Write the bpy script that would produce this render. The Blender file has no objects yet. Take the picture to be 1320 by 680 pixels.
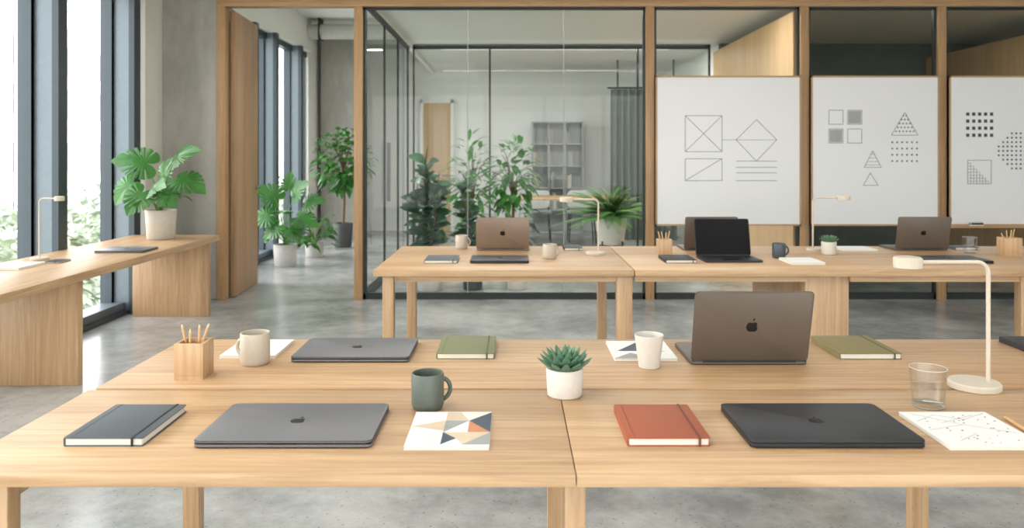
import bpy, bmesh, math, random
from mathutils import Vector, Matrix
random.seed(7)
V=Vector
rad=math.radians
sc=bpy.context.scene
try:
    sc.view_settings.view_transform='Standard'
except Exception: pass

# ---------------------------------------------------------------- materials
def newmat(name):
    m=bpy.data.materials.new(name); m.use_nodes=True
    nt=m.node_tree; return m,nt,nt.nodes['Principled BSDF']
def S(r,g,b):
    f=lambda c:(c/255/12.92) if c/255<=0.04045 else ((c/255+0.055)/1.055)**2.4
    return (f(r),f(g),f(b),1)
def mat(name,col,rough=0.5,metal=0.0,var=0.06,scale=30,bump=0.0,coat=0.0,trans=0.0,spec=.5):
    m,nt,p=newmat(name)
    tc=nt.nodes.new('ShaderNodeTexCoord'); n=nt.nodes.new('ShaderNodeTexNoise')
    n.inputs['Scale'].default_value=scale; n.inputs['Detail'].default_value=4
    nt.links.new(tc.outputs['Object'],n.inputs['Vector'])
    r=nt.nodes.new('ShaderNodeValToRGB')
    r.color_ramp.elements[0].position=.3; r.color_ramp.elements[1].position=.7
    r.color_ramp.elements[0].color=tuple(c*(1-var) for c in col[:3])+(1,)
    r.color_ramp.elements[1].color=tuple(min(1,c*(1+var)) for c in col[:3])+(1,)
    nt.links.new(n.outputs['Fac'],r.inputs['Fac']); nt.links.new(r.outputs['Color'],p.inputs['Base Color'])
    p.inputs['Roughness'].default_value=rough; p.inputs['Metallic'].default_value=metal
    p.inputs['Coat Weight'].default_value=coat; p.inputs['Specular IOR Level'].default_value=spec
    if bump:
        b=nt.nodes.new('ShaderNodeBump'); b.inputs['Strength'].default_value=bump; b.inputs['Distance'].default_value=.002
        nt.links.new(n.outputs['Fac'],b.inputs['Height']); nt.links.new(b.outputs['Normal'],p.inputs['Normal'])
    if trans:
        out=nt.nodes['Material Output']; t=nt.nodes.new('ShaderNodeBsdfTranslucent'); mx=nt.nodes.new('ShaderNodeMixShader')
        nt.links.new(r.outputs['Color'],t.inputs['Color']); mx.inputs[0].default_value=trans
        nt.links.new(p.outputs[0],mx.inputs[1]); nt.links.new(t.outputs[0],mx.inputs[2]); nt.links.new(mx.outputs[0],out.inputs['Surface'])
    return m
def wood(name,c1,c2,axis='x',rough=.42,k=1.0):
    m,nt,p=newmat(name)
    tc=nt.nodes.new('ShaderNodeTexCoord'); mp=nt.nodes.new('ShaderNodeMapping')
    s=[30*k,30*k,30*k]; s['xyz'.index(axis)]=1.3*k
    mp.inputs['Scale'].default_value=s
    nt.links.new(tc.outputs['Object'],mp.inputs['Vector'])
    n=nt.nodes.new('ShaderNodeTexNoise'); n.inputs['Scale'].default_value=1.8; n.inputs['Detail'].default_value=9; n.inputs['Roughness'].default_value=.7; n.inputs['Distortion'].default_value=.7
    nt.links.new(mp.outputs['Vector'],n.inputs['Vector'])
    n2=nt.nodes.new('ShaderNodeTexNoise'); n2.inputs['Scale'].default_value=.2; n2.inputs['Detail'].default_value=2
    nt.links.new(mp.outputs['Vector'],n2.inputs['Vector'])
    ad=nt.nodes.new('ShaderNodeMath'); ad.operation='ADD'
    ml=nt.nodes.new('ShaderNodeMath'); ml.operation='MULTIPLY'; ml.inputs[1].default_value=.6
    nt.links.new(n2.outputs['Fac'],ml.inputs[0]); nt.links.new(n.outputs['Fac'],ad.inputs[0]); nt.links.new(ml.outputs[0],ad.inputs[1])
    r=nt.nodes.new('ShaderNodeValToRGB'); r.color_ramp.elements[0].position=.62; r.color_ramp.elements[1].position=.96
    r.color_ramp.elements[0].color=c1; r.color_ramp.elements[1].color=c2
    nt.links.new(ad.outputs[0],r.inputs['Fac']); nt.links.new(r.outputs['Color'],p.inputs['Base Color'])
    b=nt.nodes.new('ShaderNodeBump'); b.inputs['Strength'].default_value=.08; b.inputs['Distance'].default_value=.001
    nt.links.new(n.outputs['Fac'],b.inputs['Height']); nt.links.new(b.outputs['Normal'],p.inputs['Normal'])
    p.inputs['Roughness'].default_value=rough
    return m
def concrete(name,a,b_,rough,sc1=1.2,speck=True,k=(1,1,1)):
    m,nt,p=newmat(name)
    tc=nt.nodes.new('ShaderNodeTexCoord'); mp=nt.nodes.new('ShaderNodeMapping'); mp.inputs['Scale'].default_value=k
    nt.links.new(tc.outputs['Object'],mp.inputs['Vector'])
    n=nt.nodes.new('ShaderNodeTexNoise'); n.inputs['Scale'].default_value=sc1; n.inputs['Detail'].default_value=12; n.inputs['Roughness'].default_value=.72
    nt.links.new(mp.outputs['Vector'],n.inputs['Vector'])
    r=nt.nodes.new('ShaderNodeValToRGB'); r.color_ramp.elements[0].position=.38; r.color_ramp.elements[1].position=.64
    r.color_ramp.elements[0].color=a; r.color_ramp.elements[1].color=b_
    nt.links.new(n.outputs['Fac'],r.inputs['Fac'])
    out=r.outputs['Color']
    if speck:
        for scl,p0,p1,dk in ((26,.06,.14,.45),(70,.10,.2,.68)):
            v=nt.nodes.new('ShaderNodeTexVoronoi'); v.inputs['Scale'].default_value=scl
            nt.links.new(tc.outputs['Object'],v.inputs['Vector'])
            r2=nt.nodes.new('ShaderNodeValToRGB'); r2.color_ramp.elements[0].position=p0; r2.color_ramp.elements[1].position=p1
            r2.color_ramp.elements[0].color=(dk,dk,dk,1); r2.color_ramp.elements[1].color=(1,1,1,1)
            nt.links.new(v.outputs['Distance'],r2.inputs['Fac'])
            mx=nt.nodes.new('ShaderNodeMix'); mx.data_type='RGBA'; mx.blend_type='MULTIPLY'; mx.inputs[0].default_value=.9
            nt.links.new(out,mx.inputs[6]); nt.links.new(r2.outputs['Color'],mx.inputs[7]); out=mx.outputs[2]
    nt.links.new(out,p.inputs['Base Color'])
    mr=nt.nodes.new('ShaderNodeMapRange'); mr.inputs[3].default_value=rough-.08; mr.inputs[4].default_value=rough+.12
    nt.links.new(n.outputs['Fac'],mr.inputs[0]); nt.links.new(mr.outputs[0],p.inputs['Roughness'])
    return m
def glass(name,tint,refl=.5,base=.04):
    m,nt,p=newmat(name); nt.nodes.remove(p)
    out=nt.nodes['Material Output']
    t=nt.nodes.new('ShaderNodeBsdfTransparent'); t.inputs[0].default_value=tint
    g=nt.nodes.new('ShaderNodeBsdfGlossy'); g.inputs['Roughness'].default_value=.015
    lw=nt.nodes.new('ShaderNodeLayerWeight'); lw.inputs[0].default_value=.5
    pw=nt.nodes.new('ShaderNodeMath'); pw.operation='POWER'; pw.inputs[1].default_value=4
    ma=nt.nodes.new('ShaderNodeMath'); ma.operation='MULTIPLY_ADD'; ma.inputs[1].default_value=refl; ma.inputs[2].default_value=base
    nt.links.new(lw.outputs['Facing'],pw.inputs[0]); nt.links.new(pw.outputs[0],ma.inputs[0])
    mx=nt.nodes.new('ShaderNodeMixShader'); nt.links.new(ma.outputs[0],mx.inputs[0])
    nt.links.new(t.outputs[0],mx.inputs[1]); nt.links.new(g.outputs[0],mx.inputs[2]); nt.links.new(mx.outputs[0],out.inputs['Surface'])
    return m
O1,O2=S(164,128,92),S(198,165,126)
OAKX=wood('oak_x',O1,O2,'x'); OAKY=wood('oak_y',O1,O2,'y'); OAKZ=wood('oak_z',O1,O2,'z')
DOORW=wood('door_oak',S(144,112,80),S(174,140,103),'z',.5)
FRAMEZ=wood('frame_oak_z',S(158,122,84),S(186,150,110),'z',.45); FRAMEX=wood('frame_oak_x',S(158,122,84),S(186,150,110),'x',.45)
PANELW=wood('panel_oak',S(192,156,114),S(212,178,138),'z',.5,.5)
FLOOR=concrete('polished_concrete',S(128,130,129),S(182,183,181),.19)
CONC=concrete('raw_concrete',S(150,147,140),S(182,178,170),.8,1.6,False,(1,1,.4))
WHITE=mat('white_paint',S(234,233,229),.7,var=.015,scale=3)
CEILM=mat('ceiling_paint',S(232,232,229),.8,var=.01,scale=3)
PIER=mat('pier_plaster',S(222,218,210),.75,var=.03,scale=4)
DARK=mat('black_metal',S(38,45,43),.45,.3,var=.05)
MULL=mat('mullion_grey',S(112,123,131),.4,.3,var=.04)
MULLD=mat('mullion_dark',S(62,71,78),.4,.3,var=.04)
GLW=glass('window_glass',(.96,.98,.98,1),.4,.03)
GLP=glass('partition_glass',(.93,.955,.945,1),.5,.015)
GLM=glass('meeting_glass',(.88,.91,.89,1),.5,.015)
GLD=glass('dark_partition_glass',(.66,.71,.68,1),.5,.02)
BOARD=mat('whiteboard',S(228,228,228),.4,var=.01,scale=2)
INK=mat('marker_ink',S(60,62,64),.6); INKG=mat('marker_grey',S(160,161,160),.6)
SG=mat('space_grey',S(120,120,124),.42,.45,var=.02); SGD=mat('midnight_metal',S(46,48,52),.42,.3,var=.03,spec=.35); BRZ=mat('bronze_metal',S(136,120,106),.45,.35,var=.02); BRL=mat('brown_grey_metal',S(104,94,85),.45,.3,var=.02)
LOGOD=mat('logo_dark',S(40,40,42),.2,.6); KEY=mat('key_black',S(22,22,24),.5); SCR=mat('screen_black',S(5,5,6),.25,var=0,spec=.12)
NGR=mat('notebook_slate',S(76,83,88),.6,bump=.1,scale=300); NGN=mat('notebook_sage',S(114,118,82),.6,bump=.1,scale=300); NRU=mat('notebook_rust',S(156,86,60),.6,bump=.1,scale=300,spec=.3)
BRU=mat('band_rust',S(104,54,38),.6); BGN=mat('band_sage',S(78,84,56),.6)
NBK=mat('notebook_black',S(38,40,42),.6,bump=.1,scale=300); PAGE=mat('paper',S(224,219,208),.7,var=.01); PAGEW=mat('paper_white',S(226,226,223),.6,var=.01)
NOL=mat('notebook_olive',S(122,111,68),.6,bump=.1,scale=300)
CBE=mat('ceramic_beige',S(184,173,157),.45,var=.04,scale=90); CGR=mat('ceramic_green',S(86,95,86),.4,var=.08,scale=90); CWH=mat('ceramic_white',S(204,198,188),.5,var=.03,scale=80); CSL=mat('ceramic_slate',S(64,72,80),.4,var=.05)
LAMPM=mat('lamp_beige',S(198,187,170),.5,var=.02); POTG=mat('pot_grey',S(196,193,188),.6,var=.05,scale=20); POTD=mat('pot_dark',S(62,64,65),.55); POTW=mat('pot_sand',S(192,186,175),.6,var=.04,scale=40)
SOIL=mat('soil',S(52,40,30),.95,var=.4,scale=120,bump=.5); BARK=mat('bark',S(104,82,58),.85,var=.25,scale=60)
LFM=mat('leaf_monstera',S(62,120,50),.35,var=.3,scale=7,trans=.18); LFD=mat('leaf_rubber',S(50,92,60),.28,var=.25,scale=9,trans=.12); LFF=mat('leaf_ficus',S(66,126,56),.38,var=.3,scale=12,trans=.22); LFN=mat('leaf_fern',S(88,146,62),.45,var=.25,scale=14,trans=.25)
LSU=mat('succulent',S(88,124,98),.5,var=.25,scale=60); STEM=mat('stem_green',S(104,140,72),.5)
PENW=mat('pencil_wood',S(200,160,112),.5); GRAPH=mat('graphite',S(40,40,42),.4)
CORG=mat('print_orange',S(188,124,84),.5); CNAV=mat('print_navy',S(56,68,82),.5); CTAN=mat('print_tan',S(202,182,156),.5); CGY=mat('print_grey',S(146,148,146),.5)
SHELFM=mat('shelf_grey',S(180,182,180),.6); CURT=mat('curtain_green_grey',S(96,106,99),.9,var=.08,scale=6)
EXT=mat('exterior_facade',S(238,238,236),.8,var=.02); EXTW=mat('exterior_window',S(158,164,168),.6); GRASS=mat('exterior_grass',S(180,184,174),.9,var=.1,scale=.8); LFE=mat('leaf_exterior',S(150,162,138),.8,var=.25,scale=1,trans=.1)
TUMB=glass('tumbler_glass',(.975,.985,.985,1),.7,.03); 
m,nt,FILLp=newmat('fill_glow'); FILL=m; FILLp.inputs['Emission Color'].default_value=(1,.98,.95,1); FILLp.inputs['Emission Strength'].default_value=1.2  # glowing face of the added fill panels

# ---------------------------------------------------------------- mesh builder
class B:
    def __init__(s): s.bm=bmesh.new(); s.mats=[]
    def mi(s,m):
        if m not in s.mats: s.mats.append(m)
        return s.mats.index(m)
    def box(s,x0,x1,y0,y1,z0,z1,m,bev=0.0,M=None,seg=2):
        vs=bmesh.ops.create_cube(s.bm,size=1)['verts']
        for v in vs:
            v.co=V((x0+(v.co.x+.5)*(x1-x0),y0+(v.co.y+.5)*(y1-y0),z0+(v.co.z+.5)*(z1-z0)))
            if M: v.co=M@v.co
        i=s.mi(m); fs={f for v in vs for f in v.link_faces}
        for f in fs: f.material_index=i
        if bev:
            es=list({e for v in vs for e in v.link_edges})
            bmesh.ops.bevel(s.bm,geom=es,offset=bev,segments=seg,affect='EDGES',profile=.5)
    def face(s,pts,m):
        vs=[s.bm.verts.new(p) for p in pts]
        f=s.bm.faces.new(vs); f.material_index=s.mi(m); return f
    def lathe(s,prof,m,M=None,seg=36):
        M=M or Matrix(); i=s.mi(m); rings=[]
        for r,z in prof:
            if r<=1e-6: rings.append([s.bm.verts.new(M@V((0,0,z)))])
            else: rings.append([s.bm.verts.new(M@V((r*math.cos(2*math.pi*k/seg),r*math.sin(2*math.pi*k/seg),z))) for k in range(seg)])
        for a,b in zip(rings,rings[1:]):
            for k in range(seg):
                k2=(k+1)%seg
                if len(a)==1 and len(b)==1: continue
                if len(a)==1: q=[a[0],b[k2],b[k]]
                elif len(b)==1: q=[a[k],a[k2],b[0]]
                else: q=[a[k],a[k2],b[k2],b[k]]
                s.bm.faces.new(q).material_index=i
    def tube(s,pts,r,m,seg=10,M=None,cap=True):
        pts=[V(p) for p in pts]; n=len(pts); i=s.mi(m)
        rs=r if isinstance(r,(list,tuple)) else [r]*n
        rings=[]; up=None
        for k,p in enumerate(pts):
            t=(pts[min(k+1,n-1)]-pts[max(k-1,0)]).normalized()
            if up is None:
                up=V((0,0,1)) if abs(t.z)<.9 else V((1,0,0))
            a=(up-t*up.dot(t)).normalized(); b=t.cross(a); up=a
            ring=[]
            for j in range(seg):
                c=p+(a*math.cos(2*math.pi*j/seg)+b*math.sin(2*math.pi*j/seg))*rs[k]
                ring.append(s.bm.verts.new(M@c if M else c))
            rings.append(ring)
        for a,b in zip(rings,rings[1:]):
            for j in range(seg):
                j2=(j+1)%seg; s.bm.faces.new([a[j],a[j2],b[j2],b[j]]).material_index=i
        if cap:
            s.bm.faces.new(rings[0][::-1]).material_index=i; s.bm.faces.new(rings[-1]).material_index=i
    def prism(s,pts,z0,z1,m,M=None,bev=0):
        M=M or Matrix(); i=s.mi(m)
        a=[s.bm.verts.new(M@V((p[0],p[1],z0))) for p in pts]; b=[s.bm.verts.new(M@V((p[0],p[1],z1))) for p in pts]
        n=len(pts); fs=[s.bm.faces.new(a[::-1]),s.bm.faces.new(b)]
        for k in range(n): fs.append(s.bm.faces.new([a[k],a[(k+1)%n],b[(k+1)%n],b[k]]))
        for f in fs: f.material_index=i
        if bev:
            es=list(fs[1].edges)+list(fs[0].edges)
            bmesh.ops.bevel(s.bm,geom=es,offset=bev,segments=2,affect='EDGES',profile=.5)
    def done(s,name,loc=(0,0,0),rz=0,ang=35,recalc=True):
        if recalc: bmesh.ops.recalc_face_normals(s.bm,faces=s.bm.faces[:])
        me=bpy.data.meshes.new(name); s.bm.to_mesh(me); s.bm.free()
        for m in s.mats: me.materials.append(m)
        for p in me.polygons: p.use_smooth=True
        me.set_sharp_from_angle(angle=rad(ang))
        o=bpy.data.objects.new(name,me); o.location=loc; o.rotation_euler=(0,0,rad(rz))
        sc.collection.objects.link(o); return o
def rrect(w,d,r,n=5,cx=0,cy=0):
    out=[]
    for (sx,sy,a0) in ((1,1,0),(-1,1,90),(-1,-1,180),(1,-1,270)):
        for k in range(n+1):
            a=rad(a0+90*k/n); out.append((cx+sx*(w/2-r)+r*math.cos(a),cy+sy*(d/2-r)+r*math.sin(a)))
    return out
def simplebox(name,x0,x1,y0,y1,z0,z1,m,bev=0):
    b=B(); cx,cy,cz=(x0+x1)/2,(y0+y1)/2,z0
    b.box(x0-cx,x1-cx,y0-cy,y1-cy,0,z1-z0,m,bev); return b.done(name,(cx,cy,cz))

# ---------------------------------------------------------------- room shell
YP=7.35
simplebox('floor',-3.55,6.6,-4.1,14.2,-.12,0,FLOOR)
simplebox('ceiling',-3.6,6.6,-4.1,7.40,2.86,3.0,CEILM)
simplebox('ceiling_meeting_room',-1.38,6.6,7.401,14.2,2.86,3.0,CEILM)
simplebox('ceiling_corridor',-3.6,-1.38,7.401,14.2,3.5,3.62,CEILM)
simplebox('wall_right',6.4,6.55,-4,14.2,0,2.86,WHITE)
simplebox('wall_back',-3.5,6.4,14.0,14.15,0,3.5,WHITE)
simplebox('wall_fascia',-1.44,-1.38,7.41,14.0,2.83,3.5,WHITE)
simplebox('wall_fascia_corridor',-3.5,-1.38,7.30,7.40,3.0,3.6,WHITE)
simplebox('wall_left',-3.62,-3.30,6.98,7.32,0,2.86,PIER)
b=B(); b.box(-.27,.27,-.02,.40,0,2.86,CONC,.008); b.done('concrete_column',(-3.055,7.34,0))
def window(name,x,y0,y1,ztop,depth=.2,sill=.10):
    b=B(); w=.09
    b.box(-.05,depth,-w,0,0,ztop,MULL)
    b.box(depth-.035,depth+.012,-w-.012,.012,0,ztop,MULLD)
    b.box(-.07,.03,-w-.03,.03,0,ztop,MULLD)
    b.box(-.05,.12,0,y1-y0-w,0,sill,MULL); b.box(-.07,.16,0,y1-y0-w,0,sill*.35,MULLD)
    b.box(-.05,.06,0,y1-y0-w,ztop-.08,ztop,MULLD)
    L=y1-y0-w
    b.box(-.03,.03,L-.035,L,sill,ztop-.08,MULLD); b.box(-.03,.03,0,.03,sill,ztop-.08,MULLD)
    b.face([(0,0,sill),(0,L,sill),(0,L,ztop-.08),(0,0,ztop-.08)],GLW)
    return b.done(name,(x,y0+w,0),recalc=False)
n=1
ys=[6.66-1.11*k for k in range(10)]
for k in range(len(ys)-1):
    window('window_%d'%n,-3.45,ys[k+1],ys[k],2.86); n+=1
window('window_%d'%n,-3.45,6.66,6.98,2.86); n+=1
for a,c in ((7.75,8.7),(8.7,9.55),(9.55,10.38),(10.38,11.6),(11.6,12.4)):
    window('window_%d'%n,-3.34,a,c,3.0,.18); n+=1
# unseen glazed wall behind the camera, added to light camera-facing surfaces
for k in range(7):
    x0=-3.5+k*1.414; b=B()
    b.box(0,.08,-.1,.1,0,2.86,MULL); b.box(.08,1.414,-.05,.05,0,.1,MULL); b.box(.08,1.414,-.05,.05,2.78,2.86,MULL)
    b.face([(.08,0,.1),(1.414,0,.1),(1.414,0,2.78),(.08,0,2.78)],GLW)
    b.done('window_%d'%n,(x0,-3.95,0),recalc=False); n+=1
simplebox('wall_left_corridor',-3.5,-3.26,12.41,14.0,0,3.5,WHITE)
simplebox('trim_corridor_head',-3.5,-3.2,7.75,12.4,3.0,3.5,WHITE)
b=B(); b.box(-.34,.34,-.2,.2,0,3.5,CONC,.008); b.done('concrete_column',(-2.84,13.1,0))
b=B(); b.tube([(-3.2,0,3.3),(-1.5,0,3.3)],.12,POTG,20); b.box(-3.02,-3.0,-.13,.13,3.17,3.5,DARK); b.box(-1.82,-1.8,-.13,.13,3.17,3.5,DARK); b.done('ceiling_duct',(0,12.2,0))

# ---------------------------------------------------------------- timber / glass partition
b=B()
for x in (-2.74,-1.448,1.30,2.756,4.05,5.36,6.36):
    b.box(x-.04,x+.04,-.05,.05,0,2.76,FRAMEZ,.003)
b.box(-2.78,6.4,-.055,.055,2.76,2.83,FRAMEX,.003)
b.done('partition_frame',(0,YP,0))
simplebox('trim_top',-2.78,6.4,YP-.04,YP+.04,2.831,2.859,WHITE)
def glazing(name,x0,x1,z0,z1,g,vs=(),base=.06,y=YP,top=.022):
    b=B(); t=.022
    b.box(x0,x0+t,-.02,.02,z0,z1,DARK); b.box(x1-t,x1,-.02,.02,z0,z1,DARK)
    b.box(x0,x1,-.02,.02,z1-top,z1,DARK); b.box(x0,x1,-.02,.02,z0,z0+base,DARK)
    for v,w,mm in vs: b.box(v-w/2,v+w/2,-.012,.012,z0+base,z1-t,mm)
    b.face([(x0,0,z0+base),(x1,0,z0+base),(x1,0,z1),(x0,0,z1)],g)
    return b.done(name,(0,y,0),recalc=False)
glazing('glass_partition',-1.406,1.258,0,2.758,GLP,((-.42,.006,INKG),(.49,.006,INKG)))
glazing('glass_partition',1.342,2.714,0,2.758,GLM); glazing('glass_partition',2.798,4.008,0,2.758,GLD); glazing('glass_partition',4.092,5.318,0,2.758,GLD); glazing('glass_partition',5.402,6.318,0,2.758,GLD)
glazing('glass_partition',-1.34,2.68,0,2.855,GLP,((-.30,.025,DARK),(1.7,.025,DARK)),y=10.5,top=.06)
b=B(); t=.025
b.box(-.02,.02,0,3.04,2.78,2.82,DARK); b.box(-.03,.03,0,3.04,0,.06,DARK)
for y in (0.0,1.1,2.1,3.0): b.box(-.012,.012,y,y+t,.06,2.78,DARK)
b.face([(0,0,.06),(0,3.0,.06),(0,3.0,2.78),(0,0,2.78)],GLP)
b.box(.012,.05,1.2,1.22,.85,1.5,SG)
b.done('glass_partition',(-1.40,7.41,0),recalc=False)
b=B(); b.box(0,.045,0,.85,.01,2.74,DOORW,.003)
b.tube([(.045,.78,1.02),(.09,.78,1.02),(.09,.67,1.02)],.009,SG,8); b.lathe([(0,0),(.022,0),(.022,.008),(0,.008)],SG,Matrix.Translation((.045,.78,1.02))@Matrix.Rotation(rad(90),4,'Y'),16)
b.done('door_1',(-2.695,7.42,0),4)
simplebox('wall_oak_meeting_room',2.70,2.80,7.45,10.4,0,2.74,PANELW)
simplebox('wall_side_room',2.80,6.4,10.42,10.52,0,2.86,CURT)
simplebox('wall_oak_side_room',5.55,5.65,7.45,10.4,0,2.66,PANELW)
simplebox('wall_meeting_room',2.80,2.9,10.53,14.0,0,2.86,WHITE)
# back room furniture
b=B(); b.box(-.25,.25,0,.05,0,2.3,PANELW,.004); b.box(-.30,-.25,-.01,.06,0,2.35,WHITE); b.box(.25,.30,-.01,.06,0,2.35,WHITE); b.box(-.3,.3,-.01,.06,2.3,2.35,WHITE); b.tube([(.2,0,1),(.2,-.05,1),(.1,-.05,1)],.01,SG,8); b.done('door_2',(-1.35,13.93,0))
b=B()
b.box(0,.9,.28,.3,0,1.95,SHELFM)
for x in (0,.29,.58,.88): b.box(x,x+.02,0,.3,0,1.95,SHELFM)
for z in (.0,.38,.77,1.16,1.55,1.93): b.box(0,.9,0,.3,z,z+.02,SHELFM)
for i in range(3):
    for j in range(5):
        x=.03+.29*i
        while x<.14+.29*i and random.random()<.7:
            w=random.uniform(.02,.04); h=random.uniform(.2,.3); b.box(x,x+w-.002,.06,.26,.021+.385*j,.021+.385*j+h,random.choice([CGY,CTAN,PAGE,SHELFM])); x+=w
b.done('bookshelf',(.35,13.6,0))
b=B()
pts=[]
N=60
for k in range(N+1): pts.append((1.05*k/N,.04*math.sin(k*1.05)))
i=b.mi(CURT); lo=[b.bm.verts.new((x,y,.03)) for x,y in pts]; hi=[b.bm.verts.new((x,y,2.4)) for x,y in pts]
for k in range(N): b.bm.faces.new([lo[k],lo[k+1],hi[k+1],hi[k]]).material_index=i
b.tube([(-.05,0,2.42),(1.1,0,2.42)],.015,DARK,8)
b.box(.1,.12,-.02,.02,2.42,2.86,DARK); b.box(.98,1.0,-.02,.02,2.42,2.86,DARK)
b.done('curtain',(1.55,12.2,0),recalc=False)

# ---------------------------------------------------------------- desks
TZ=.74
b=B()
b.box(-1.12,.1240,1.505,2.052,TZ-.024,TZ,OAKX,.0018); b.box(.1258,1.9,1.505,2.052,TZ-.024,TZ,OAKX,.0018)
for x in (-1.04,.104,1.80): b.box(x,x+.042,1.535,1.577,0,TZ-.024,OAKZ,.002)
for x in (-1.04,.104,1.80): b.box(x+.004,x+.038,1.577,2.565,.67,TZ-.0241,OAKY,.001)
b.done('office_desk')
b=B()
b.box(-1.11,2.5,2.068,2.618,TZ-.024,TZ,OAKX,.0025)
for x in (-1.09,.118,1.325,2.3): b.box(x,x+.054,2.566,2.612,0,TZ-.024,OAKZ,.002)
b.box(-1.036,.118,2.58,2.60,.69,TZ-.024,OAKX); b.box(.172,1.325,2.58,2.60,.69,TZ-.024,OAKX)
b.done('office_desk')
b=B()
b.box(-.75,.660,4.19,5.30,TZ-.035,TZ,OAKX,.003)
for x,y in ((-.705,4.22),(-.705,5.20),(.575,5.2)): b.box(x,x+.06,y,y+.06,0,TZ-.035,OAKZ,.002)
b.box(.57,.655,4.22,4.28,0,TZ-.035,OAKZ,.002)
b.box(-.645,.57,4.235,4.26,.67,TZ-.035,OAKX); b.box(-.645,.57,5.22,5.24,.64,TZ-.035,OAKX)
b.box(-.69,-.665,4.28,5.2,.64,TZ-.035,OAKY)
b.done('office_desk')
b=B()
b.box(.665,3.8,4.19,5.30,TZ-.035,TZ,OAKX,.003)
b.box(1.61,1.85,4.26,5.2,0,TZ-.035,OAKZ,.003)
for x,y in ((3.66,4.22),(3.66,5.2),(2.77,4.22)): b.box(x,x+.06,y,y+.06,0,TZ-.035,OAKZ,.002)
b.box(.67,1.61,4.235,4.26,.67,TZ-.035,OAKX); b.box(1.85,3.66,4.235,4.26,.67,TZ-.035,OAKX)
b.done('office_desk')
ZB=.68
b=B()
b.box(-3.235,-2.5,2.2,6.64,ZB-.05,ZB,OAKY,.003)
b.box(-3.2,-2.56,4.58,4.63,0,ZB-.05,OAKZ,.003); b.box(-3.2,-2.56,6.54,6.59,0,ZB-.05,OAKZ,.003); b.box(-3.2,-2.56,2.3,2.35,0,ZB-.05,OAKZ,.003)
b.done('window_bench_table')

# ---------------------------------------------------------------- whiteboards
U=.00733
class Board(B):
    def start(s,x0,x1):
        s.x0,s.z1=x0,2.105
        s.box(0,x1-x0,-.03,0,.70-s.z1,0,BOARD); t=.016
        s.box(0,x1-x0,-.036,0,-t,0,FRAMEX); s.box(0,x1-x0,-.036,0,.70-s.z1,.70-s.z1+t,FRAMEX)
        s.box(0,t,-.036,0,.70-s.z1,0,FRAMEZ); s.box(x1-x0-t,x1-x0,-.036,0,.70-s.z1,0,FRAMEZ)
    def ln(s,u0,v0,u1,v1,w=.004,m=INK):
        a=V((u0*U,0,-v0*U)); c=V((u1*U,0,-v1*U)); d=c-a; L=d.length; 
        M=Matrix.Translation(a+V((0,-.0305,0)))@Matrix.Rotation(-math.atan2(d.z,d.x),4,'Y')
        s.box(0,L,-.0006,.0006,-w/2,w/2,m,M=M)
    def pl(s,pts,w=.004,close=True,m=INK):
        q=pts+[pts[0]] if close else pts
        for p,r in zip(q,q[1:]): s.ln(*p,*r,w=w,m=m)
    def dot(s,u,v,r=1.0,sq=False):
        s.box((u-r)*U,(u+r)*U,-.0312,-.0302,-(v+r)*U,-(v-r)*U,INK)
def sq(a,b_,c,d): return [(a,b_),(c,b_),(c,d),(a,d)]
w=Board(); w.start(1.345,2.711)
w.pl(sq(38,51,85,97)); w.ln(38,51,85,97); w.ln(38,97,85,51); w.pl([(129,56),(155,82),(129,109),(103,82)]); w.ln(85,82,155,82,.003)
w.pl(sq(38,106,85,134)); w.ln(38,134,85,106)
for v in (109,117,124,134): w.ln(103,v,155,v)
w.done('whiteboard',(1.345,7.30,2.105))
w=Board(); w.start(2.801,4.005)
w.pl(sq(23,44,41,62)); w.pl(sq(47,44,65,62)); w.pl(sq(23,68,41,86)); w.pl(sq(47,68,65,86))
for a,c in ((47,44),(23,68)): w.box((a+1)*U,(a+17)*U,-.0308,-.0302,-(c+17)*U,-(c+1)*U,INKG)
w.pl([(120,47),(103,76),(137,76)]); w.pl([(79,96),(68,117),(90,117)]); w.pl([(76,124),(67,140),(86,140)])
for j in range(1,6):
    v=47+j*5-1; h=(v-47)/29*17
    for k in range(j+1): w.dot(120-h*.8+1.6*h*k/max(1,j),v,.9)
for j in range(1,5): v=96+j*4.5; h=(v-96)/21*11; w.ln(79-h,v,79+h,v,.003)
for i in range(6):
    for j in range(4): w.dot(104+i*6.3,85+j*8,1.0)
w.done('whiteboard',(2.801,7.30,2.105))
w=Board(); w.start(4.095,5.315)
for i in range(5):
    for j in range(4): w.dot(24+i*7.6,49+j*9,2.1)
for i in range(-4,5):
    for j in range(-4,5):
        if i*i+j*j<18: w.dot(86+i*5.6,96+j*5.6,1.1)
w.pl(sq(24,108,54,138))
for k in range(1,8): w.ln(24+k*3.8,108+k*3.8,24+k*3.8,138,.003); w.ln(24,108+k*3.8,24+k*3.8,108+k*3.8,.003)
w.done('whiteboard',(4.095,7.30,2.105))
b=B(); b.box(-.35,.35,-.10,-.002,0,.012,FRAMEX,.002); b.box(-.35,.35,-.10,-.094,.012,.02,FRAMEX); b.done('whiteboard_tray',(4.42,7.30,.685))
b=B(); b.box(-.06,.06,-.016,.016,.0,.012,PAGE,.002); b.box(-.06,.06,-.016,.016,.012,.04,KEY,.005); b.done('whiteboard_eraser',(4.33,7.235,.697))

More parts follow.
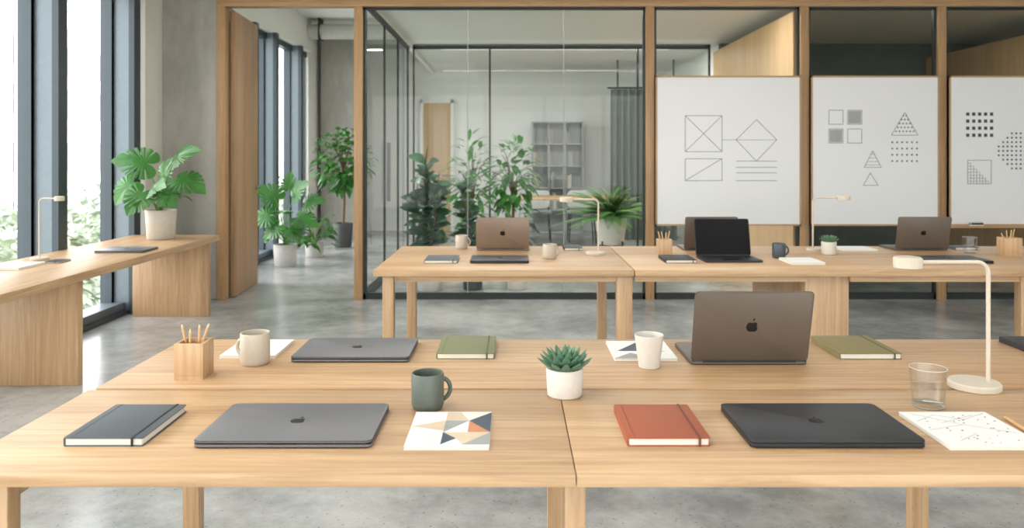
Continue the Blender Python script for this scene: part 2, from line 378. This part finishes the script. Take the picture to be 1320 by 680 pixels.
# ---------------------------------------------------------------- small objects
def emblem(b,cx,cy,s,z,m,M=None):
    pts=[]
    for k in range(36):
        a=2*math.pi*k/36; r=.5*(1+.06*math.cos(2*a))
        x=r*math.cos(a)*.92; y=r*math.sin(a)
        if math.sin(a)>.85: y-=.10*(math.sin(a)-.85)/.15
        if math.sin(a)<-.9: y+=.05
        d=math.hypot(x-.62,y-.08)
        if d<.26: 
            x=.62-(.26)*(1) * math.cos(math.asin(max(-1,min(1,(y-.08)/.26)))) 
        pts.append((cx+x*s,cy+y*s))
    b.prism(pts,z,z+.0005,m,M)
    b.prism([(cx+.02*s,cy+.52*s),(cx+.1*s,cy+.55*s),(cx+.2*s,cy+.68*s),(cx+.2*s,cy+.78*s),(cx+.08*s,cy+.72*s),(cx+.02*s,cy+.62*s)],z,z+.0005,m,M)
def closed_laptop(x,y,w=.36,d=.25,m=SG,rz=0,z=TZ,lm=LOGOD):
    b=B()
    b.prism(rrect(w-.03,d-.03,.008),0,.0015,KEY)
    b.prism(rrect(w,d,.012),.0015,.010,m,bev=.002)
    b.prism(rrect(w-.004,d-.004,.011),.0098,.0112,KEY)
    b.prism(rrect(w,d,.012),.011,.0165,m,bev=.0018)
    b.box(-.03,.03,-d/2-.0004,-d/2+.004,.008,.0105,KEY)
    emblem(b,0,.0,.034,.0165,lm)
    return b.done('closed_laptop',(x,y,z+.0001),rz)
def open_laptop(x,y,w=.34,d=.235,m=BRZ,rz=0,ang=14,z=TZ,lidh=.225,lm=LOGOD):
    b=B()
    b.prism(rrect(w-.03,d-.03,.008),0,.0015,KEY)
    b.prism(rrect(w,d,.012),.0015,.012,m,bev=.002)
    for j in range(5):
        nk=13
        for i in range(nk):
            kx=-.135+.27*i/(nk-1)
            b.box((kx-.0095)*w/.34,(kx+.0095)*w/.34,.0+j*.0185-.0,.0+j*.0185+.0155,.012,.0128,KEY)
    b.prism(rrect(.11,.07,.004,3,0,-.065),.012,.0123,LOGOD)
    M=Matrix.Translation((0,d/2-.004,.012))@Matrix.Rotation(rad(90-ang),4,'X')
    b.prism(rrect(w,lidh,.012,5,0,lidh/2),-.0025,.0035,m,M,bev=.0015)
    b.prism(rrect(w-.008,lidh-.010,.009,5,0,lidh/2),.0035,.0040,SCR,M)
    b.tube([(-w*.4,d/2-.004,.010),(w*.4,d/2-.004,.010)],.005,KEY,10)
    M2=M@Matrix.Rotation(math.pi,4,'Y')
    emblem(b,0,lidh*.5,.036,.0025,lm,M2)
    return b.done('open_laptop',(x,y,z+.0001),rz)
def notebook(x,y,w=.165,d=.225,m=NGR,rz=0,z=TZ,h=.018,band=True):
    b=B(); bm_={NGR:KEY,NBK:KEY,NRU:BRU,NGN:BGN,NOL:BGN}[m]
    b.prism(rrect(w,d,.006,3),0,.0022,m); b.prism(rrect(w,d,.006,3),h-.0022,h,m,bev=.0008)
    b.box(-w/2,-w/2+.003,-d/2+.004,d/2-.004,.0022,h-.0022,m)
    b.prism(rrect(w-.007,d-.007,.004,3),.0022,h-.0022,PAGE)
    b.box(-w/2+.016,-w/2+.0172,-d/2+.001,d/2-.001,h,h+.0003,bm_)
    if band:
        xb=w/2-.026
        b.box(xb,xb+.005,-d/2-.0008,d/2+.0008,h,h+.0009,bm_); b.box(xb,xb+.005,-d/2-.0010,-d/2,-.0,h+.0009,bm_)
    return b.done('notebook',(x,y,z+.0001),rz)
def booklet(name,x,y,w,d,rz=0,pat=(),lines=(),dots=0,z=TZ,h=.008,seed=1):
    b=B()
    b.box(-w/2,w/2,-d/2,d/2,0,.0008,PAGEW); b.box(-w/2+.001,w/2-.001,-d/2+.001,d/2-.001,.0008,h-.0008,PAGE); b.box(-w/2,w/2,-d/2,d/2,h-.0008,h,PAGEW)
    T=lambda u,v:((u-.5)*w,(v-.5)*d)
    k=0
    for pts,m in pat:
        k+=1; b.prism([T(*p) for p in pts],h,h+.0002+.00003*k,m)
    for (u0,v0,u1,v1) in lines:
        a=V((*T(u0,v0),0)); c=V((*T(u1,v1),0)); dd=c-a
        b.box(0,dd.length,-.0005,.0005,h,h+.0003,CGY,M=Matrix.Translation(a)@Matrix.Rotation(math.atan2(dd.y,dd.x),4,'Z'))
    rr=random.Random(seed)
    for i in range(dots):
        u,v=T(rr.uniform(.06,.94),rr.uniform(.06,.9)); r=rr.choice([.0013,.0019,.0025])
        b.prism([(u+r*math.cos(t*math.pi/4),v+r*math.sin(t*math.pi/4)) for t in range(8)],h,h+.0003,rr.choice([INK,INK,CNAV]))
    return b.done(name,(x,y,z+.0001),rz)
def mug(x,y,m,r=.041,h=.088,rz=0,z=TZ):
    b=B()
    b.lathe([(0,.0),(r*.82,0),(r*.93,.004),(r,.014),(r,h-.003),(r-.001,h-.0005),(r-.0025,h),(r-.0045,h-.001),(r-.005,h-.004),(r-.005,.012),(r-.012,.006),(0,.006)],m)
    pts=[]
    for k in range(13):
        a=rad(-78+156*k/12); pts.append((r-.004+.027*math.cos(a)*1.0 - .027*math.cos(rad(78)),0,h*.5+.027*math.sin(a)*1.02))
    b.tube(pts,.0055,m,10)
    b.lathe([(0,h*.72),(r-.0052,h*.72)],NBK,seg=36)
    return b.done('coffee_mug',(x,y,z),rz)
def cup(x,y,m=CWH,z=TZ):
    b=B(); h=.096
    b.lathe([(0,0),(.027,0),(.030,.003),(.042,h-.003),(.0425,h),(.041,h+.001),(.0395,h-.002),(.028,.006),(0,.006)],m)
    return b.done('ceramic_tumbler',(x,y,z))
def glasscup(x,y,z=TZ,h=.095):
    b=B()
    b.lathe([(0,0),(.034,0),(.036,.003),(.043,h),(.0425,h+.0008),(.0408,h),(.034,.010),(0,.008)],TUMB,seg=40)
    b.lathe([(0,.05),(.0378,.05)],TUMB,seg=40)
    b.lathe([(.0425,h-.0006),(.0432,h+.0004),(.0425,h+.0012),(.0412,h+.0004),(.0425,h-.0006)],POTG,seg=40)
    b.lathe([(.0330,.0002),(.0358,.001),(.0365,.004),(.034,.003),(.0330,.0002)],INKG,seg=40)
    return b.done('water_glass',(x,y,z))
def pencilcup(x,y,s=.08,h=.1,rz=0,z=TZ,n=4,seed=3):
    b=B(); t=.009; q=s/2
    b.box(-q,q,-q,q,0,.01,OAKZ)
    b.box(-q,q,-q,-q+t,.01,h,OAKZ,.001); b.box(-q,q,q-t,q,.01,h,OAKZ,.001); b.box(-q,-q+t,-q+t,q-t,.01,h,OAKZ,.001); b.box(q-t,q,-q+t,q-t,.01,h,OAKZ,.001)
    rr=random.Random(seed)
    for i in range(n):
        bx,by=rr.uniform(-.02,.02),rr.uniform(-.02,.02); a=(-.030+.060*i/(n-1)); tx=a*1.15+rr.uniform(-.004,.004); ty=rr.uniform(-.015,.02)
        p0=V((bx*.5,by*.5,.012)); p1=V((tx,ty,h+rr.uniform(.018,.045))); d=(p1-p0).normalized()
        b.tube([p0,p1],.0038,PENW,6); b.tube([p1,p1+d*.010],[.0038,.0013],CTAN,6); b.tube([p1+d*.010,p1+d*.014],[.0013,.0003],GRAPH,6)
    return b.done('pencil_holder',(x,y,z),rz)
def desk_lamp(x,y,reach=-.21,h=.33,rb=.07,off=.03,hr=.04,z=TZ,rz=0,th=.0055):
    b=B(); sg=1 if reach>0 else -1
    b.lathe([(0,0),(rb-.002,0),(rb,.002),(rb,.014),(rb-.003,.018),(0,.018)],LAMPM,seg=48)
    sx=-sg*off; R=.03
    pts=[(sx,0,.016),(sx,0,.12),(sx,0,h-R)]
    for k in range(1,9):
        a=rad(90*k/8); pts.append((sx+sg*(R-R*math.cos(a)),0,h-R+R*math.sin(a)))
    pts.append((sx+reach,0,h))
    b.tube(pts,th,LAMPM,12)
    hx=sx+reach
    b.lathe([(0,h+.014),(hr-.004,h+.014),(hr,h+.010),(hr,h-.014),(hr-.003,h-.016),(hr-.005,h-.012),(0,h-.010)],LAMPM,Matrix.Translation((hx,0,0)),40)
    return b.done('desk_lamp',(x,y,z+.0001),rz)

def leafgrid(b,base,d,L,W,m,droop=.2,fold=.15,n=6,up=None,pw=.8):
    d=V(d).normalized(); up=V(up) if up else V((0,0,1))
    side=d.cross(up)
    if side.length<.05: side=d.cross(V((1,.3,0)))
    side.normalize(); nn=side.cross(d).normalized(); i=b.mi(m); prev=None
    for k in range(n+1):
        t=k/n; c=V(base)+d*(L*t)-V((0,0,1))*(droop*L*t*t)
        w=W/2*math.sin(math.pi*min(1,max(0,t))**pw) if 0<t<1 else .0006
        row=[b.bm.verts.new(c-side*w+nn*fold*w),b.bm.verts.new(c),b.bm.verts.new(c+side*w+nn*fold*w)]
        if prev:
            for j in range(2): b.bm.faces.new([prev[j],prev[j+1],row[j+1],row[j]]).material_index=i
        prev=row
def monstera_leaf(b,base,d,nrm,L,m):
    # broad heart-shaped blade (polar outline about the petiole joint) with deep narrow slits between the side lobes
    d=V(d).normalized(); nrm=V(nrm); nrm=(nrm-d*nrm.dot(d)).normalized(); side=d.cross(nrm); i=b.mi(m)
    key=[(0,.80),(10,.70),(25,.62),(50,.56),(80,.53),(110,.52),(135,.50),(155,.42),(170,.26),(180,.08)]
    def R(a):
        a=abs(a)
        for (a0,r0),(a1,r1) in zip(key,key[1:]):
            if a0<=a<=a1: return r0+(r1-r0)*(a-a0)/(a1-a0)
        return .1
    slits=[27,46,66,88,112]
    fr=(.28,.42,1.0)
    def depth(a):
        for q in slits:
            dd=abs(abs(a)-q)
            if dd<.9: return .42
            if dd<2.9: return .42+.53*((dd-.9)/2.0)**.5
            if dd<5.0: return .95+.05*(dd-2.9)/2.1
        return 1
    angs=sorted(set([-180+3*k for k in range(120)]+[s_*(q+o) for q in slits for s_ in (-1,1) for o in (-2.9,-.8,0,.8,2.9)]))
    c=b.bm.verts.new(V(base)); rings=[[] for _ in fr]
    for a in angs:
        r=R(a)
        for f,lst in zip(fr,rings):
            rr=min(r*depth(a),r*f)
            u=rr*math.sin(rad(a))*L; v=rr*math.cos(rad(a))*L
            lob=.018*L*math.cos(rad(abs(a)*18))*f
            hz=-.42*(u*u+v*v)/L+.12*abs(u)+lob*(1 if 20<abs(a)<125 else 0)
            lst.append(b.bm.verts.new(V(base)+d*v+side*u+nrm*hz))
    n_=len(angs)
    for k in range(n_):
        k2=(k+1)%n_
        b.bm.faces.new([c,rings[0][k],rings[0][k2]]).material_index=i
        for A,C in zip(rings,rings[1:]): b.bm.faces.new([A[k],C[k],C[k2],A[k2]]).material_index=i
def pot(b,r0,r1,h,m,z=0):
    b.lathe([(0,z),(r0-.004,z),(r0,z+.004),(r1,z+h-.004),(r1-.002,z+h),(r1-.010,z+h),(r1-.013,z+h-.02),(0,z+h-.02)],m)
    b.lathe([(0,z+h-.015),(r1-.014,z+h-.018)],SOIL)
def bez(p0,p1,p2,n=8):
    p0,p1,p2=V(p0),V(p1),V(p2)
    return [p0*(1-t)**2+p1*2*t*(1-t)+p2*t*t for t in [k/n for k in range(n+1)]]
def monstera(name,loc,r,ph,spec,pm,sc_=1,seed=1,pz=0,filler=6):
    b=B(); pot(b,r*.9,r,ph,pm); rr=random.Random(seed)
    for (x,y,z,L,dx,dz) in spec:
        tip=V((x,y,z)); b.tube(bez((rr.uniform(-.02,.02),rr.uniform(-.02,.02),ph-.03),(x*.25,y*.25,ph+(z-ph)*.7),tip),[.006]*5+[.004]*4,STEM,6)
        d=V((dx,-.30,dz)); nrm=V((dx*.2+rr.uniform(-.35,.35),-.70,.65+rr.uniform(-.3,.4)))
        monstera_leaf(b,tip,d,nrm,L,LFM)
    for k in range(filler):
        a=rr.uniform(0,6.28); t=V((math.cos(a)*r*1.1,math.sin(a)*r*1.1,ph+rr.uniform(.06,.2)))
        b.tube(bez((0,0,ph-.03),(t.x*.3,t.y*.3,t.z),t),.003,STEM,5); leafgrid(b,t,(math.cos(a),math.sin(a),.1),.13,.09,LFM,.5)
    return b.done(name,loc,recalc=False,ang=60)
def succulent(x,y,r=.047,h=.072,z=TZ,s=1,m=CWH):
    b=B(); pot(b,r*.93,r,h,m)
    i=b.mi(LSU)
    def sl(az,el,L,W,T):
        d=V((math.cos(az)*math.cos(el),math.sin(az)*math.cos(el),math.sin(el))); side=V((-math.sin(az),math.cos(az),0)); up=d.cross(side)*-1
        base=V((0,0,h-.010)); rings=[]
        for t,w,k in ((0,.35,.6),(.25,.7,.9),(.5,1,1),(.72,.88,.8),(.9,.42,.5),(1,.03,.05)):
            c=base+d*L*t+V((0,0,1))*(.25*L*t*t)
            rings.append([b.bm.verts.new(c+side*math.cos(q*math.pi/4)*W/2*w+up*math.sin(q*math.pi/4)*T/2*k) for q in range(8)])
        for a,c in zip(rings,rings[1:]):
            for q in range(8): b.bm.faces.new([a[q],a[(q+1)%8],c[(q+1)%8],c[q]]).material_index=i
        b.bm.faces.new(rings[-1]).material_index=i
    for (n,el,L,o) in ((12,14,.062,0),(11,32,.058,.3),(9,50,.05,.1),(6,68,.042,.5),(4,82,.032,.2)):
        for k in range(n): sl(2*math.pi*(k+o)/n,rad(el),L*s,.021*s,.008*s)
    return b.done('potted_succulent',(x,y,z))

# front desk row
notebook(-.872,1.765,.172,.225,NGR)
closed_laptop(-.487,1.765,.378,.25,SG)
mug(-.207,1.905,CGR,.040,.088,20)
booklet('magazine',-.138,1.742,.18,.22,0,pat=[
 ([(.42,.38),(.42,.72),(.72,.72)],CGY),([(.42,.72),(.72,.72),(.60,.98),(.42,.98)],CTAN),([(.72,.72),(1,.98),(.60,.98)],PAGE),([(.72,.45),(1,.98),(1,.66)],CNAV),([(.72,.38),(.72,.72),(1,.38)],CORG),
 ([(.72,.72),(1,.38),(1,.98)],CNAV),([(.1,.05),(.42,.38),(.42,.05)],PAGE),([(.42,.05),(.42,.38),(.6,.22)],CNAV),([(.42,.38),(.72,.38),(.6,.2)],CTAN),([(.68,.05),(1,.38),(1,.05)],CGY),([(.6,.2),(.72,.38),(1,.38),(.68,.05)],CTAN),([(.0,.55),(.42,.72),(.42,.42)],CTAN)])
notebook(.335,1.765,.178,.225,NRU)
closed_laptop(.692,1.765,.372,.25,SGD)
booklet('sketch_pad',1.025,1.742,.205,.22,0,lines=[(.05,.7,.35,.9),(.35,.9,.6,.75),(.6,.75,.95,.95),(.1,.95,.5,.6),(.3,.65,.8,.9),(.05,.45,.5,.6),(.5,.6,.95,.35),(.2,.15,.5,.35)],dots=40)
b=B(); b.tube([(0,0,.004),(0,-.17,.004)],.004,PENW,6); b.tube([(0,0,.004),(0,.012,.004)],[.004,.001],CTAN,6); b.tube([(0,.012,.004),(0,.016,.004)],[.001,.0003],GRAPH,6); b.done('pencil',(1.160,1.82,TZ),-6)
glasscup(1.03,1.92)
succulent(.136,2.005,.048,.072,s=1.2)
# middle desk row
pencilcup(-.893,2.18)
mug(-.765,2.31,CBE,.043,.094,165)
booklet('booklet',-.81,2.475,.17,.21,0)
closed_laptop(-.487,2.445,.355,.245,SG)
notebook(-.142,2.475,.178,.23,NGN)
cup(.401,2.27)
booklet('magazine',.405,2.45,.19,.22,0,pat=[([(.1,.4),(.5,.9),(.5,.4)],CNAV),([(.5,.4),(.5,.9),(.9,.9)],CGY),([(.5,.1),(.9,.4),(.5,.4)],CTAN),([(.0,.0),(.3,.3),(.5,.1),(.5,.0)],CGY)])
open_laptop(.702,2.412,.345,.235,BRL,180,15,lidh=.222)
notebook(1.092,2.475,.19,.235,NOL)
notebook(1.72,2.475,.2,.22,NBK,band=False)
desk_lamp(1.235,2.072,-.215,.335,.064,.037,.036)
# rear desk
closed_laptop(-.072,4.57,.34,.25,SGD); notebook(-.41,4.57,.19,.24,NGR)
mug(-.336,5.16,CBE,.04,.09,0)
open_laptop(-.06,5.17,.345,.235,BRZ,180,12,lidh=.21)
mug(.227,4.66,CBE,.042,.088,0); desk_lamp(.52,4.85,-.20,.345,.06,.02,.042)
notebook(.40,5.15,.12,.2,NBK)
pencilcup(.945,4.82,.085,.10,seed=5); notebook(.975,4.58,.18,.24,NBK)
open_laptop(1.29,5.17,.34,.235,BRL,180,12,lidh=.215)
open_laptop(1.285,4.60,.335,.24,SGD,0,14,lidh=.225)
mug(1.617,4.70,CSL,.04,.088,0); booklet('booklet',1.68,4.50,.19,.22,0,h=.014)
desk_lamp(1.965,5.04,.20,.345,.05,.01,.042); succulent(1.985,4.86,.046,.08,s=1)
booklet('booklet',2.26,5.12,.22,.2,0,h=.01)
open_laptop(2.67,5.17,.345,.235,BRL,180,12,lidh=.215)
closed_laptop(2.58,4.56,.36,.25,SGD); glasscup(2.91,4.93,h=.1); pencilcup(3.09,4.82,.10,.11,seed=9)
notebook(2.98,5.14,.16,.14,NGR)
# bench items
closed_laptop(-2.74,5.52,.34,.25,SG,z=ZB); booklet('booklet',-3.03,4.72,.22,.26,0,z=ZB,h=.015)
desk_lamp(-3.07,5.04,.13,.40,.055,.0,.03,z=ZB)
notebook(-2.90,4.95,.1,.14,NBK,z=ZB,h=.01)

# ---------------------------------------------------------------- plants
monstera('potted_monstera',(-2.865,6.33,ZB+.001),.12,.235,[(-.12,-.05,.62,.30,-.75,.20),(.13,.0,.66,.27,.80,.45),(-.22,-.10,.43,.22,-.6,-.7),(.20,-.05,.48,.27,.9,-.25),(-.01,-.12,.42,.20,.3,.1),(-.10,-.15,.36,.23,-.4,-.6),(.09,-.14,.37,.19,.6,-.5),(-.02,.1,.52,.19,.3,.8)],POTW,filler=6)
monstera('potted_monstera',(-2.79,9.55,0),.145,.27,[(-.14,0,.85,.30,-.6,.5),(.12,0,.9,.28,.5,.6),(-.2,-.1,.62,.30,-.9,-.2),(.22,-.1,.6,.30,.8,-.2),(0,-.15,.68,.26,.1,.1),(-.08,-.15,.48,.26,-.5,-.5),(.12,-.15,.45,.24,.5,-.5),(.02,.1,.98,.22,.1,.9),(.28,0,.78,.26,.9,.3)],POTG,seed=4,filler=14)
def bushy(name,loc,pr,ph,pm,n,rad_,h0,h1,L,W,lm,seed=2,droop=.5):
    b=B(); pot(b,pr*.85,pr,ph,pm); rr=random.Random(seed)
    for k in range(n):
        a=rr.uniform(0,6.28); q=rr.uniform(.25,1); z=rr.uniform(h0,h1)
        t=V((math.cos(a)*rad_*q,math.sin(a)*rad_*q,z))
        b.tube(bez((0,0,ph-.03),(t.x*.2,t.y*.2,ph+(z-ph)*.7),t,5),.0035,STEM,5)
        for j in range(3):
            aa=a+rr.uniform(-.9,.9); leafgrid(b,t-V((t.x,t.y,0))*(.15*j)-V((0,0,.04*j)),(math.cos(aa),math.sin(aa),rr.uniform(-.1,.7)),L*rr.uniform(.8,1.15),W,lm,droop)
    return b.done(name,loc,recalc=False)
bushy('potted_foliage_plant',(-2.66,10.45,0),.13,.2,POTG,26,.24,.25,.55,.2,.07,LFM,5)
def ficus(name,loc,h,R,Rz,pr,ph,n=420,seed=3,L=.10,W=.055,m=LFF,pm=POTD):
    b=B(); pot(b,pr*.85,pr,ph,pm); rr=random.Random(seed); cz=h-Rz
    b.tube(bez((0,0,ph-.03),(.03,0,(ph+cz)/2),(0,0,cz)),[.018]*5+[.013]*4,BARK,8)
    for k in range(14):
        a=rr.uniform(0,6.28); e=rr.uniform(-.5,1.2); t=V((math.cos(a)*R*.8*math.cos(e),math.sin(a)*R*.8*math.cos(e),cz+Rz*.8*math.sin(e)))
        b.tube(bez((0,0,cz-Rz*.5),(t.x*.3,t.y*.3,t.z-.05),t,5),[.008,.007,.006,.005,.004,.003],BARK,5)
    for k in range(n):
        while True:
            p=V((rr.uniform(-1,1),rr.uniform(-1,1),rr.uniform(-1,1)))
            if .15<p.length<1: break
        q=V((p.x*R,p.y*R,cz+p.z*Rz)); d=V((p.x,p.y,p.z*.5+rr.uniform(-.3,.5)))+V((rr.uniform(-.5,.5),rr.uniform(-.5,.5),0))
        leafgrid(b,q,d,L*rr.uniform(.7,1.2),W,m,.4,n=4)
    return b.done(name,loc,recalc=False)
ficus('potted_ficus_tree',(-2.50,11.5,0),1.76,.42,.46,.14,.36,n=480,L=.13,W=.08)
def rubber(name,loc,stems,pr,ph,pm,L=.26,W=.13,seed=1,m=LFD,top=1.35):
    b=B(); pot(b,pr*.85,pr,ph,pm); rr=random.Random(seed)
    for (x,y,z) in stems:
        pts=bez((0,0,ph-.03),(x*.4,y*.4,z*.6),(x,y,z),10); b.tube(pts,.008,BARK,6)
        az=rr.uniform(0,6)
        for k in range(3,11):
            for j in range(3):
                az+=2.4; p=pts[k].lerp(pts[k-1],j/3); leafgrid(b,p,(math.cos(az),math.sin(az),.35+.08*k),L*rr.uniform(.75,1.05),W,m,.45,.15,n=7,pw=.95,up=(math.cos(az)*-.2,math.sin(az)*-.2-.6,1))
        leafgrid(b,pts[-1],(.1,0,1),L*.7,W*.6,m,0)
    return b.done(name,loc,recalc=False)
rubber('potted_rubber_plant',(-.83,7.85,0),[(-.04,0,1.26),(-.14,.02,.90),(.08,0,1.02)],.14,.3,POTG,L=.29,W=.17)
rubber('potted_rubber_plant',(-.40,7.88,0),[(-.10,0,1.04),(-.02,.05,.75)],.11,.24,POTD,L=.25,W=.14,seed=5)
bushy('potted_foliage_plant',(.05,7.90,0),.11,.3,CWH,14,.16,.45,.85,.18,.08,LFD,8)
ficus('potted_ficus_tree',(-.48,9.3,0),1.62,.24,.6,.14,.32,n=130,seed=8,L=.24,W=.06,m=LFF)
ficus('potted_ficus_tree',(.0,9.6,0),1.55,.28,.45,.14,.32,n=130,seed=9,L=.20,W=.09,m=LFF)
# fern on stand
b=B(); rr=random.Random(11)
pot(b,.13,.17,.28,CWH,.42)
for a in (45,135,225,315):
    c,s_=math.cos(rad(a)),math.sin(rad(a)); b.tube([(c*.17,s_*.17,0),(c*.15,s_*.15,.46)],.009,DARK,6); b.tube([(0,0,.41),(c*.155,s_*.155,.41)],.008,DARK,6)
for k in range(96):
    a=rr.uniform(0,6.28); el=rr.uniform(.2,1.5); L=rr.uniform(.42,.66)
    d=V((math.cos(a)*math.cos(el),math.sin(a)*math.cos(el),math.sin(el)))
    pts=[V((0,0,.69))+d*L*t+V((math.cos(a),math.sin(a),0))*.08*t*t-V((0,0,1))*(.42*L*t*t) for t in [i/14 for i in range(15)]]
    b.tube(pts,.0022,STEM,4)
    for i in range(2,15):
        t=(pts[min(i+1,14)]-pts[i-1]).normalized(); sd=t.cross(V((0,0,1))).normalized(); w=.065*math.sin(math.pi*min(.97,(i/15))**.7)+.008
        for sg in (-1,1):
            for hh in (0,.5):
                q=pts[i-1].lerp(pts[i],hh); leafgrid(b,q,sd*sg+t*.35,w,.019,LFN,.25,.1,n=2)
b.done('potted_fern',(1.05,8.22,0),recalc=False)
b=B(); b.box(-.9,.9,-.45,.45,.71,.74,OAKX,.003)
for x in (-.8,.8):
    for y in (-.38,.38): b.tube([(x,y,0),(x,y,.71)],.02,DARK,8)
b.done('meeting_table',(.75,11.6,0))
def chair(x,y,rz):
    b=B()
    b.prism(rrect(.44,.44,.06),.44,.475,SHELFM,bev=.01)
    M=Matrix.Translation((0,.21,.5))@Matrix.Rotation(rad(80),4,'X'); b.prism(rrect(.42,.30,.08,5,0,.15),-.012,.012,SHELFM,M,bev=.005)
    for sx in (-1,1):
        b.tube([(sx*.19,.19,.44),(sx*.19,.235,.6)],.009,DARK,8)
        for sy in (-1,1): b.tube([(sx*.18,sy*.18,.44),(sx*.21,sy*.21,0)],.011,DARK,8)
    return b.done('meeting_chair',(x,y,0),rz)
chair(.4,12.3,0); chair(1.1,12.3,0); chair(-.45,11.6,90)

# ---------------------------------------------------------------- exterior
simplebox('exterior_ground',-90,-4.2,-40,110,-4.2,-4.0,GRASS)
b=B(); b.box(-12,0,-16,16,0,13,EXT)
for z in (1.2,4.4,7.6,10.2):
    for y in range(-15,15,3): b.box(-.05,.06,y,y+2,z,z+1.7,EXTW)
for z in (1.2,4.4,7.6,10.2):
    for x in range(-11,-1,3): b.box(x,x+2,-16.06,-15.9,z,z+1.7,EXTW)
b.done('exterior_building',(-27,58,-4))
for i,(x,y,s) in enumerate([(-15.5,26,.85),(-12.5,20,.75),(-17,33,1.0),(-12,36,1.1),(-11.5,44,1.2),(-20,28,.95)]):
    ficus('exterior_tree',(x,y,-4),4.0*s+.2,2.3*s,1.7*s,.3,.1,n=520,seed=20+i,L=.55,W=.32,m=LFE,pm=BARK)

# ---------------------------------------------------------------- lights
for i,(x,y,e,wd,le) in enumerate([(-1.2,1.2,22,1.2,2.4),(2.6,1.2,22,1.2,2.4),(.6,4.6,24,4.0,.6),(.6,7.6,62,3.6,.22),(.6,10.70,74,3.2,.22),(4.3,7.6,22,2.0,.2)]):  # unseen fill panels added to brighten the rooms, some tucked behind header and rail
    b=B(); b.box(-wd/2,wd/2,-le/2,le/2,0,.03,WHITE,.003); b.box(-wd/2+.02,wd/2-.02,-le/2+.02,le/2-.02,-.003,0,FILL)
    o=b.done('added_fill_panel',(x,y,2.829))
    L=bpy.data.lights.new('fill_area','AREA'); L.shape='RECTANGLE'; L.size=wd; L.size_y=le; L.energy=e; L.color=(1,.975,.94)
    lo=bpy.data.objects.new('fill_lamp',L); lo.location=(0,0,-.01); lo.parent=o; sc.collection.objects.link(lo)
L=bpy.data.lights.new('sun','SUN'); L.energy=2.8; L.angle=rad(45); L.color=(1,.965,.92)
o=bpy.data.objects.new('sun',L); o.rotation_euler=V((.92,-.10,-.50)).to_track_quat('-Z','Y').to_euler(); sc.collection.objects.link(o)
wd=bpy.data.worlds.new('sky'); sc.world=wd; wd.use_nodes=True; nt=wd.node_tree; bg=nt.nodes['Background']
tc=nt.nodes.new('ShaderNodeTexCoord'); sp=nt.nodes.new('ShaderNodeSeparateXYZ'); r=nt.nodes.new('ShaderNodeValToRGB')
nt.links.new(tc.outputs['Generated'],sp.inputs[0]); nt.links.new(sp.outputs['Z'],r.inputs[0]); nt.links.new(r.outputs[0],bg.inputs[0])
r.color_ramp.elements[0].color=(1,.985,.965,1); r.color_ramp.elements[1].color=(.94,.96,1,1)
bg.inputs[1].default_value=5.3

# ---------------------------------------------------------------- camera
c=bpy.data.cameras.new('camera'); co=bpy.data.objects.new('camera',c); sc.collection.objects.link(co)
co.location=(0,0,1.36); co.rotation_euler=(rad(90),0,0)
c.sensor_width=36; c.lens=36*1000/1320; c.shift_y=-140/1320; c.clip_end=300
c.dof.use_dof=True; c.dof.focus_distance=2.5; c.dof.aperture_fstop=4.0
sc.camera=co
